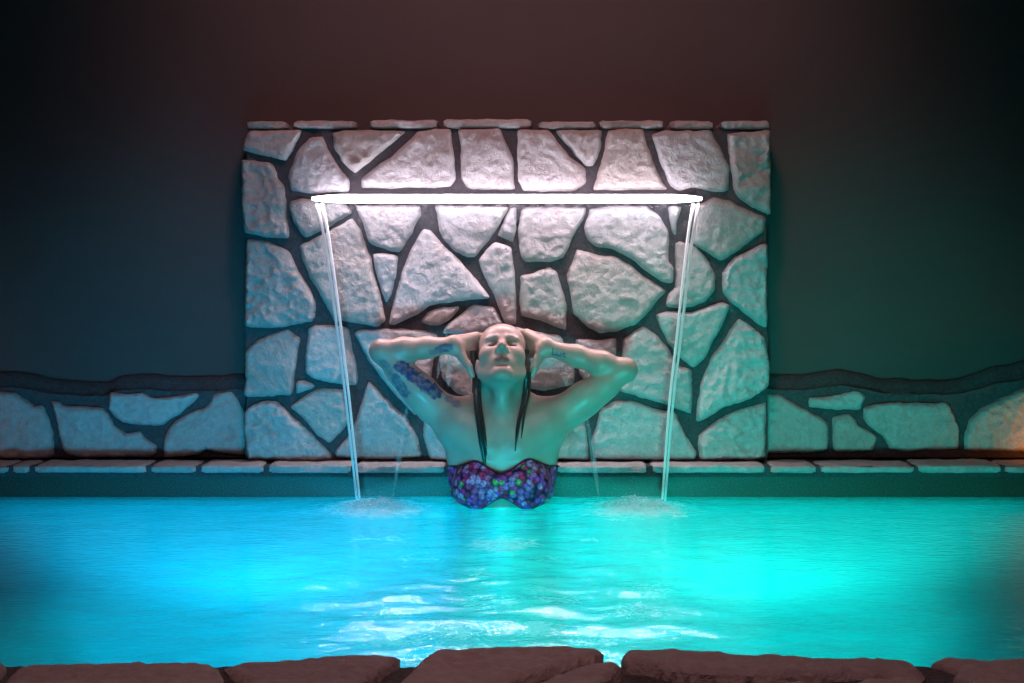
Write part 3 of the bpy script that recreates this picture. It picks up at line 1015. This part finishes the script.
# head
B.ell(H(0, -.018, .036), (.074, .094, .084), .02, HR)
B.ell(H(0, .028, -.022), (.064, .064, .096), .02, HR)
B.ell(H(0, .040, .045), (.060, .047, .048), .025, HR)
for s in (-1, 1):
    B.cap(H(s * .052, .008, -.055), H(s * .016, .072, -.106), .018, .013, .03)
    B.cap(H(s * .040, .070, .022), H(s * .012, .081, .018), .008, .009, .014)     # brow ridge
    B.ell(H(s * .041, .060, -.026), (.024, .022, .024), .025, HR)              # cheekbone
    B.ell(H(s * .031, .090, .001), (.0175, .0165, .0125), .010, HR, 'sub')        # eye hollow
    B.ell(H(s * .031, .0690, .0), (.0145, .0135, .0125), .004, HR)              # closed lid
    B.ell(H(s * .072, -.012, -.008), (.008, .018, .028), .006, HR)              # ear
B.cap(H(0, .080, .012), H(0, .108, -.028), .0080, .0108, .010)                  # nose
B.ell(H(0, .110, -.030), (.0115, .0105, .0105), .006, HR)
for s in (-1, 1):
    B.ell(H(s * .0125, .097, -.036), (.0080, .011, .0080), .006, HR)
B.ell(H(0, .076, -.066), (.030, .020, .024), .02, HR)                            # muzzle
for s in (-1, 1):
    B.cap(H(0, .0955, -.0610), H(s * .022, .083, -.0670), .0050, .0025, .004)
    B.cap(H(0, .0940, -.0715), H(s * .020, .083, -.0685), .0058, .0028, .004)
    B.ell(H(s * .0072, .103, -.0425), (.0042, .0056, .0040), .002, HR, 'sub')    # nostril
B.ell(H(0, .081, -.108), (.020, .017, .018), .02, HR)                            # chin
B.cap(H(-.012, .0985, -.085), H(.012, .0985, -.085), .007, .007, .012, 'sub')     # under the lip

CR = np.array([0, .062, .444])      # middle of the back of the skull


def hug(s, phi, z, extra=0.010):
    k = math.sqrt(max(0.2, 1 - ((z - CR[2]) / .098) ** 2))
    return np.array([s * (.082 * k + extra) * math.cos(phi), CR[1] + (.098 * k + extra) * math.sin(phi), z])


HANDS = {}
for s in (-1, 1):
    wr = WR[s]
    zoff = 0.0 if s < 0 else 0.009
    Ks = []
    for i, (dz, ln, rr) in enumerate(((.034, 1.0, .0088), (.012, 1.1, .0092), (-.010, 1.02, .0088), (-.030, .82, .0076))):
        z0 = .456 + dz + zoff
        a0 = math.radians(24)
        K = hug(s, a0, z0, .013)
        Ks.append(K)
        B.cap(wr + np.array([0, .0, dz * .35]), K, .0165, .0125, .016)            # metacarpal
        p1 = hug(s, a0 + .42 * ln, z0 - .001, .014)
        p2 = hug(s, a0 + .70 * ln, z0 - .003, .011)
        p3 = hug(s, a0 + .92 * ln, z0 - .005, .008)
        B.cap(K, p1, rr + .0014, rr + .0006, .004)
        B.cap(p1, p2, rr + .0008, rr, .003)
        B.cap(p2, p3, rr, rr * .86, .003)
    HANDS[s] = Ks
    t0 = wr + np.array([-s * .010, -.004, -.006]); t1 = wr + np.array([-s * .024, -.014, -.034])
    t2 = np.array([s * .097, .008, .402]) if s < 0 else np.array([.096, .008, .398])
    t3 = np.array([s * .088, .008, .376])
    B.cap(t0, t1, .018, .0135, .016); B.cap(t1, t2, .0128, .0108, .006); B.cap(t2, t3, .0105, .0085, .004)

V, Fq = B.mesh()
# one pass of gentle smoothing is not needed: the field is smooth already
off = np.array([BX, BY0, 0.0])
body = mesh_obj('person', V + off, Fq, M_SKIN, origin=(BX, BY0, DEP + .0))
tag(body, 'woman in a floral bandeau bikini leaning back in the pool, hands behind her head', 'person')

# painted skin: lips, brows, lashes, tattoos, shade in eye hollows and lip crease
nv = len(body.data.vertices)
co = np.empty(nv * 3, np.float32); body.data.vertices.foreach_get('co', co)
Vb = co.reshape(-1, 3).astype(float) + np.array([0, 0, DEP])       # body-local coordinates
q = Vb - HCN
hx, hf, hu = q @ rt, q @ fw, q @ up
paint = np.zeros((nv, 4), np.float32); paint[:, 3] = 1


def sm(v, a, b):
    t = np.clip((v - a) / (b - a), 0, 1)
    return t * t * (3 - 2 * t)


lip = np.sqrt((hx / .0255) ** 2 + ((hu + .0670) / .0115) ** 2)
paint[:, 0] = (1 - sm(lip, .75, 1.05)) * (hf > .075) * 0.9
ax_ = np.abs(hx)
brow_u = .0215 + .004 * sm(ax_, .012, .034) - .006 * sm(ax_, .036, .052)
brow = (1 - sm(np.abs(hu - brow_u), .0018, .0042)) * sm(ax_, .010, .015) * (1 - sm(ax_, .046, .054)) * (hf > .03)
lash = (1 - sm(np.abs(hu + .006 + .0 * ax_), .001, .0034)) * (1 - sm(np.abs(ax_ - .031), .012, .017)) * (hf > .05)
eye_hollow_shade = (1 - sm(np.sqrt(((ax_ - .031) / .018) ** 2 + ((hu - .004) / .011) ** 2), .6, 1.1)) * .42 * (hf > .05)  # shade of the eye hollows, painted as darker skin
seam = (1 - sm(np.abs(hu + .0665 + .0012 * (ax_ / .02) ** 2), .0006, .0022)) * (1 - sm(ax_, .018, .024)) * (hf > .075)  # dark crease between the lips, painted in
paint[:, 1] = np.clip(np.maximum(np.maximum(np.maximum(brow * .8, lash * .95), eye_hollow_shade), seam * .8), 0, 1)


def bpt(px, py, s=0.00293):
    return ((px - 502) * s, .6 - (py - 299) * s)


def seg2(p, a, b):
    a = np.array(a); b = np.array(b); ba = b - a
    t = np.clip(((p - a) @ ba) / (ba @ ba), 0, 1)
    return np.linalg.norm(p - a - t[:, None] * ba, axis=1)


xz = Vb[:, [0, 2]]
frontish = Vb[:, 1] < 0.03
ink = np.zeros(nv)
regs = [((401, 366), (436, 393), 7.0, 1.0), ((396, 378), (405, 392), 6.0, .75), ((384, 362), (392, 372), 4.0, .45), ((440, 349), (449, 347), 4.5, .8), ((431, 352), (438, 350), 3.0, .4), ((448, 398), (458, 404), 4.0, .5)]
for a, b, r, st in regs:
    d = seg2(xz, bpt(*a), bpt(*b)) / (r * .00293)
    sel = np.where((d < 1.3) & frontish)[0]
    for i in sel:
        n_v = noise.noise(Vector(Vb[i] * 90)) + .5 * noise.noise(Vector(Vb[i] * 210))
        ink[i] = max(ink[i], st * float(sm(np.array(1.25 - d[i] + .35 * n_v), .25, .5)) * (.75 + .25 * math.tanh(3 * n_v)))
letters = [[(553, 348.5), (552.5, 352), (552.8, 354.8), (555.5, 355)], [(557, 352.2), (557, 355), (558.5, 356), (560, 355), (560.2, 352.6), (560.6, 356.2)],
           [(565, 354), (563.6, 353.2), (562.6, 354.6), (563, 356.6), (565.2, 357)]]
for L_ in letters:
    for a, b in zip(L_[:-1], L_[1:]):
        d = seg2(xz, bpt(*a), bpt(*b)) / .00293
        ink = np.maximum(ink, (1 - sm(d, .3, 1.0)) * .8 * frontish)
paint[:, 2] = ink
ca = body.data.color_attributes.new('paint', 'FLOAT_COLOR', 'POINT')
ca.data.foreach_set('color', paint.ravel())


def skin_y(x, z):
    """Depth (body-local) of the first skin surface seen from the front."""
    i = int(np.argmin(np.abs(xs - x))); k = int(np.argmin(np.abs(zs - z)))
    c = np.where(B.D[i, :, k] < 0)[0]
    return float(ys[c[0]]) if len(c) else None


# bikini -------------------------------------------------------------
sl, x, y, z = B.block((-.2, -.2, -.06), (.2, .16, .2), 0)
D = B.D[sl]
ax2 = np.abs(x)
def gs(v, c, w): return np.exp(-((v - c) / w) ** 2)
cup = gs(ax2, .078, .050)
frontness = 1 - np.clip((y + .01) / .06, 0, 1)
ztop = .098 + .037 * cup + .012 * np.clip((ax2 - .1) / .05, 0, 1) + (x > 0) * .006 * cup
zbot = .034 - .040 * gs(ax2, .074, .050) * frontness - .012 * np.clip((ax2 - .1) / .04, 0, 1)
zz = z + 0 * D
# the cloth bridges the cleavage
br = Field(B.xs[sl[0]], B.ys[sl[1]], B.zs[sl[2]])
br.D = D.copy()
for s in (-1, 1):
    br.ell((s * .070, -.062, .058), (.064, .066, .066), .02)
br.cap((-.05, -.095, .066), (.05, -.095, .066), .030, .030, .03)
shell = np.maximum(br.D - .0055, -(D - .001))
shell = np.maximum(shell, np.maximum(zz - ztop, zbot - zz))
BK = Field(B.xs[sl[0]], B.ys[sl[1]], B.zs[sl[2]])
vb, fb = BK.mesh(shell.astype(np.float32))
bik = mesh_obj('bikini_top', vb + off, fb, M_BIKINI, body, origin=off)
cup1 = gs(np.abs(vb[:, 0]), .078, .050)
fr1 = 1 - np.clip((vb[:, 1] + .01) / .06, 0, 1)
zt1 = .098 + .037 * cup1 + .012 * np.clip((np.abs(vb[:, 0]) - .1) / .05, 0, 1) + (vb[:, 0] > 0) * .006 * cup1
zb1 = .034 - .040 * gs(np.abs(vb[:, 0]), .074, .050) * fr1 - .012 * np.clip((np.abs(vb[:, 0]) - .1) / .04, 0, 1)
edge = np.minimum(zt1 - vb[:, 2], vb[:, 2] - zb1)
pa = np.zeros((len(bik.data.vertices), 4), np.float32); pa[:, 3] = 1
pa[:, 0] = 1 - sm(edge, .002, .006)
ca = bik.data.color_attributes.new('paint', 'FLOAT_COLOR', 'POINT')
ca.data.foreach_set('color', pa.ravel())
bik['label'] = 'pink and purple floral bandeau top with dark edging'

# hair ---------------------------------------------------------------
hxs = axis([(-.12, .12, .0025)]); hys = axis([(-.10, .20, .0025)]); hzs = axis([(.10, .56, .0025)])
HF = Field(hxs, hys, hzs)
HF.ell(H(0, -.020, .037), (.080, .100, .0885), .01, HR)
HF.cap((0, .105, .43), (0, .115, .30), .062, .045, .03)
HF.cap((0, .115, .30), (0, .125, .15), .045, .022, .03)
for s in (-1, 1):
    HF.cap(H(s * .066, -.022, .01), (s * .068, .035, .335), .016, .010, .02)
gx3, gy3, gz3 = hxs[:, None, None], hys[None, :, None], hzs[None, None, :]
p3 = [gx3 - HCN[0] + 0 * gy3 + 0 * gz3, gy3 - HCN[1] + 0 * gx3 + 0 * gz3, gz3 - HCN[2] + 0 * gx3 + 0 * gy3]
ff = p3[1] * fw[1] + p3[2] * fw[2]; uu = p3[1] * up[1] + p3[2] * up[2]
hl = ff - (.012 + (uu + .02) * .62 - 0.8 * p3[0] ** 2 * (uu > .03))
cut = np.where(uu > -.05, hl, -1)
HFd = np.maximum(HF.D, cut)
vh, fh = HF.mesh(HFd.astype(np.float32))
hair = mesh_obj('hair', vh + off, fh, M_HAIR, body, origin=off)
hair['label'] = 'long wet dark hair slicked back'


def strand(px_pts, r0, r1, lift):
    pts = []
    for px_, py_ in px_pts:
        X_, Z_ = bpt(px_, py_)
        pts.append((X_, Z_))
    sp_ = spline([(p_[0], 0, p_[1]) for p_ in pts], 40)
    ysf = []
    for p_ in sp_:
        yv = skin_y(p_[0], p_[2])
        ysf.append(0.03 if yv is None else min(yv, .05))
    ysf = np.array(ysf)
    sm_ = np.array([min(ysf[max(0, i - 4):i + 5].min(), 9) for i in range(len(ysf))])
    ker = np.ones(7) / 7
    sm_ = np.convolve(np.pad(sm_, 3, 'edge'), ker, 'valid')
    sp_[:, 1] = sm_ - lift
    rad = np.linspace(r0, r1, len(sp_)) * (1 - .75 * np.clip((np.arange(len(sp_)) - 32) / 8, 0, 1))
    return [tuple(p_ + off) for p_ in sp_], list(rad)


for pts, r0, r1 in (([(473, 352), (474.5, 372), (477, 400), (481, 430), (486, 466)], .010, .0085),
                    ([(479, 378), (480, 400), (484, 425), (487, 452)], .005, .005),
                    ([(527, 350), (526.5, 375), (523, 400), (518, 422), (515, 448)], .0075, .0045),
                    ([(530, 372), (529, 392), (524, 412), (521, 436)], .0038, .003)):
    c_, r_ = strand(pts, r0, r1, .003)
    v, f = tube_geo(c_, r_, 10)
    mesh_obj('hair_strand', v, f, M_HAIR, body)

# ------------------------------------------------------------------ spillway and waterfall
YS = 5.0
ZS = P(0, 198.5, 5.02)[2]
x0, x1 = P(312, 0, 5.02)[0], P(702, 0, 5.02)[0]
spill = empty('spillway_light', (0.5 * (x0 + x1), 5.08, ZS))
tag(spill, 'glowing white horizontal spillway light bar set into the stone wall above the woman', 'spillway light')
v, f = box_geo(x0 + .008, x1 - .008, 5.036, 5.083, ZS - .008, ZS + .008)
mesh_obj('spillway_box', v, f, M_LIP, spill, smooth=False)
vs_, fs_ = tube_geo([(x0 + (x1 - x0) * t, 5.028, ZS) for t in np.linspace(0, 1, 30)], [0.005, .010] + [.0128] * 26 + [.010, .005], 14)
mesh_obj('light_strip', vs_, fs_, M_LED, spill)

fall = empty('waterfall', (0, 4.93, 0.0))
tag(fall, 'thin clear sheet of water falling from the glowing bar, edged by two bright streams', 'waterfall', kind='thing')


def fall_y(z):
    t = math.sqrt(max(0, (ZS - .018 - z)) / 4.9)
    return 4.998 - 0.30 * t


LEFT = [(319.5, 203), (326, 235), (334, 290), (341, 345), (347, 395), (353, 450), (358.5, 503)]
RIGHT = [(696, 203), (690.5, 235), (684, 290), (678, 345), (672, 395), (667.5, 450), (663.5, 503)]


def fall_pts(pts):
    out = []
    for px_, py_ in pts:
        Y_ = 4.95
        for _ in range(4):
            q_ = P(px_, py_, Y_)
            Y_ = fall_y(max(q_[2], -.01))
        out.append(P(px_, py_, Y_))
    return out


edges = {}
for key, pts in (('l', LEFT), ('r', RIGHT)):
    c_ = spline(fall_pts(pts), 50)
    edges[key] = c_
    n_ = len(c_)
    geos = []
    for dx in (-1, 1):
        w = np.linspace(.0078, .0042, n_)
        cc = c_.copy(); cc[:, 0] += dx * w
        geos.append(tube_geo([tuple(p_) for p_ in cc], list(np.linspace(.0046, .0034, n_)), 8))
    mid = np.linspace(.007, .0035, n_)
    geos.append(([tuple(c_[i] + np.array([dx * mid[i], .001, 0])) for i in range(n_) for dx in (-1, 1)], [(2 * i, 2 * i + 1, 2 * i + 3, 2 * i + 2) for i in range(n_ - 1)]))
    v, f = join_geo(geos[:2])
    st = mesh_obj('edge_stream', v, f, M_STREAM, fall)
    v, f = geos[2]
    mesh_obj('stream_film', v, f, M_RILL, st)

# sheet between the two streams, open below where her arms and head part it
nu, nv_ = 90, 60
V, Fc = [], []
for j in range(nv_ + 1):
    k = j / nv_ * 49
    i0 = min(48, int(k)); t = k - i0
    a = edges['l'][i0] * (1 - t) + edges['l'][i0 + 1] * t
    b_ = edges['r'][i0] * (1 - t) + edges['r'][i0 + 1] * t
    for i in range(nu + 1):
        u = i / nu
        p_ = a * (1 - u) + b_ * u
        p_[1] += 0.003 * math.sin(u * 60 + j * .1) + .002 * math.sin(u * 143)
        V.append(tuple(p_))
for j in range(nv_):
    for i in range(nu):
        cxp = np.mean([V[j * (nu + 1) + i], V[(j + 1) * (nu + 1) + i + 1]], axis=0)
        if -.43 < cxp[0] - BX < .42 and cxp[2] < .50:
            continue
        Fc.append((j * (nu + 1) + i, j * (nu + 1) + i + 1, (j + 1) * (nu + 1) + i + 1, (j + 1) * (nu + 1) + i))
used = sorted({i for f in Fc for i in f}); mp_ = {a: i for i, a in enumerate(used)}
mesh_obj('water_sheet', [V[i] for i in used], [tuple(mp_[i] for i in f) for f in Fc], M_SHEET, fall)

# trickles thrown off her wrists and elbows
for pts, r0, r1, yy in (([(451, 333), (450.5, 350), (449, 372), (448, 388)], .006, .010, .05),
                        ([(447, 333), (443, 352), (437, 378)], .004, .008, .055),
                        ([(557, 340), (561, 356), (565, 372), (567, 388)], .004, .009, .05),
                        ([(408, 402), (405, 420), (401, 445), (393, 497)], .003, .009, .02),
                        ([(584, 408), (588, 425), (592, 450), (599, 497)], .003, .010, .02)):
    c_ = spline([P(a, b_, BY0 + yy) for a, b_ in pts], 24)
    v, f = tube_geo([tuple(p_) for p_ in c_], list(np.linspace(r0, r1, 24) * np.clip(np.minimum(np.arange(24) / 4, (23 - np.arange(24)) / 5 + .1), .1, 1)), 8)
    mesh_obj('trickle', v, f, M_RILL, fall)

# splash foam ----------------------------------------------------------
def foam(px, py, sx, sy, h, label, seed):
    cx, cy = wp(px, py)
    r_ = random.Random(seed)
    n1, n2 = 90, 70
    V, Fc, A = [], [], []
    for j in range(n2 + 1):
        for i in range(n1 + 1):
            u, v_ = i / n1 * 2 - 1, j / n2 * 2 - 1
            d = math.sqrt(u * u + v_ * v_)
            g = math.exp(-(d / .5) ** 2)
            nn = noise.noise(Vector((u * 7, v_ * 7, seed))) + .6 * noise.noise(Vector((u * 18, v_ * 18, seed)))
            V.append((cx + u * sx, cy + v_ * sy, .004 + h * g * (1 + .45 * nn)))
            A.append(max(0, min(1, (1.02 - d + .3 * nn * (d > .2)) * 1.25)) * (0 if d > .98 else 1))
    for j in range(n2):
        for i in range(n1):
            a = j * (n1 + 1) + i
            q_ = (a, a + 1, a + n1 + 2, a + n1 + 1)
            if max(A[k] for k in q_) > 0:
                Fc.append(q_)
    used = sorted({i for f in Fc for i in f}); mp_ = {a: i for i, a in enumerate(used)}
    A = [A[i] for i in used]; V = [V[i] for i in used]; Fc = [tuple(mp_[i] for i in f) for f in Fc]
    # flying drops
    oc_v = [(1, 0, 0), (-1, 0, 0), (0, 1, 0), (0, -1, 0), (0, 0, 1), (0, 0, -1)]
    oc_f = [(0, 2, 4), (2, 1, 4), (1, 3, 4), (3, 0, 4), (2, 0, 5), (1, 2, 5), (3, 1, 5), (0, 3, 5)]
    for _ in range(240):
        a = r_.gauss(0, .36); b2 = r_.gauss(0, .36)
        hh = h * math.exp(-(a * a + b2 * b2) / .25) + abs(r_.gauss(0, .012))
        rr = r_.uniform(.0008, .0022)
        b0 = len(V)
        for q_ in oc_v:
            V.append((cx + a * sx + q_[0] * rr, cy + b2 * sy + q_[1] * rr, .004 + hh + q_[2] * rr)); A.append(.7)
        Fc += [tuple(k + b0 for k in q_) for q_ in oc_f]
    o = mesh_obj('splash_foam', V, Fc, M_FOAM, origin=(cx, cy, 0))
    ca = o.data.color_attributes.new('foam', 'FLOAT_COLOR', 'POINT')
    arr = np.ones((len(A), 4), np.float32); arr[:, :3] = np.array(A)[:, None]
    ca.data.foreach_set('color', arr.ravel())
    return tag(o, label, 'foam', kind='stuff')


foam(378, 510, .20, .20, .028, 'white splash of foam where the stream on the blue-lit side hits the pool', 3)
foam(636, 510, .19, .20, .034, 'white splash of foam where the stream on the green-lit side hits the pool', 8)


# ------------------------------------------------------------------ lights
def lamp(kind, name, loc, energy, color, target=None, **kw):
    l = bpy.data.lights.new(name, kind)
    l.energy = energy; l.color = color
    for k, v_ in kw.items(): setattr(l, k, v_)
    o = bpy.data.objects.new(name, l)
    o.location = loc
    if target is not None:
        o.rotation_euler = (Vector(target) - Vector(loc)).to_track_quat('-Z', 'Y').to_euler()
    col.objects.link(o)
    return o


lamp('SPOT', 'pool_light_blue', (-.42, 2.65, -.40), 760, (0.0, 0.60, 1.0), (-.75, 5.08, -.14), spot_size=math.radians(56), spot_blend=1.0, shadow_soft_size=.12)
lamp('SPOT', 'pool_light_green', (.40, 2.65, -.40), 680, (0.0, 1.0, 0.82), (.77, 5.08, -.14), spot_size=math.radians(56), spot_blend=1.0, shadow_soft_size=.12)
lamp('SPOT', 'pool_light_middle', (0.0, 2.6, -.40), 190, (0.0, 0.94, 0.90), (0, 4.8, .12), spot_size=math.radians(32), spot_blend=1.0, shadow_soft_size=.12)
for k, (x, y, c_, e_) in enumerate(((-.38, 2.95, (0, .88, 1), 40), (.38, 2.95, (0, .97, .92), 38), (0, 4.0, (0, .90, 1), 13))):  # unseen spots on the pool floor, added to brighten the water alone
    lamp('SPOT', 'added_water_spot_%d' % k, (x, y, -1.15), e_, c_, (x, y - .12 - .35 * (k == 2), 0), spot_size=math.radians(84), spot_blend=.7, shadow_soft_size=.15)
lamp('SPOT', 'eave_lamp', (0.0, 3.3, 3.0), 150, (1.0, 0.52, 0.54), (0.0, 5.56, 1.5), spot_size=math.radians(66), spot_blend=1.0, shadow_soft_size=.25)
lamp('AREA', 'added_warm_downlight', (0.0, 1.0, 2.6), 6.0, (1.0, 0.62, 0.64), (0.0, 2.6, 0), size=.6, spread=math.radians(90))  # unseen warm light, added to brighten the near paving and the woman
lamp('AREA', 'spillway_downlight', (0.5 * (x0 + x1), 4.99, ZS - .016), 4.2, (1.0, 0.80, 0.88), (0.5 * (x0 + x1), 4.45, 0.0), shape='RECTANGLE', size=1.16, size_y=.02, spread=math.radians(140))
lamp('POINT', 'garden_lamp_red', (-2.0, 4.95, .3), 0.9, (1.0, 0.36, 0.30), shadow_soft_size=.05)
lamp('POINT', 'garden_lamp', (1.69, 5.06, .13), 0.6, (1.0, 0.25, 0.03), shadow_soft_size=.03)

w = bpy.data.worlds.new('night'); scene.world = w
w.use_nodes = True
bg = w.node_tree.nodes['Background']
bg.inputs[0].default_value = (0.5, 0.35, 0.4, 1)
bg.inputs[1].default_value = 0.012

# ------------------------------------------------------------------ camera
cam = bpy.data.cameras.new('camera')
cam.sensor_width = 36.0
cam.lens = 36.0 * F / 1024.0
cam.shift_y = -(341.5 - YH) / 1024.0
cam.clip_start = 0.05
co_ = bpy.data.objects.new('camera', cam)
co_.location = (0, 0, HC)
co_.rotation_euler = (math.radians(90), 0, 0)
col.objects.link(co_)
scene.camera = co_

vs = scene.view_settings
vs.view_transform = 'Standard'
vs.look = 'None'
vs.gamma = 1.0
vs.exposure = 0.0
vs.use_curve_mapping = False
scene.cycles.use_denoising = True
scene.cycles.max_bounces = 10
scene.cycles.transparent_max_bounces = 16
scene.cycles.sample_clamp_indirect = 6.0
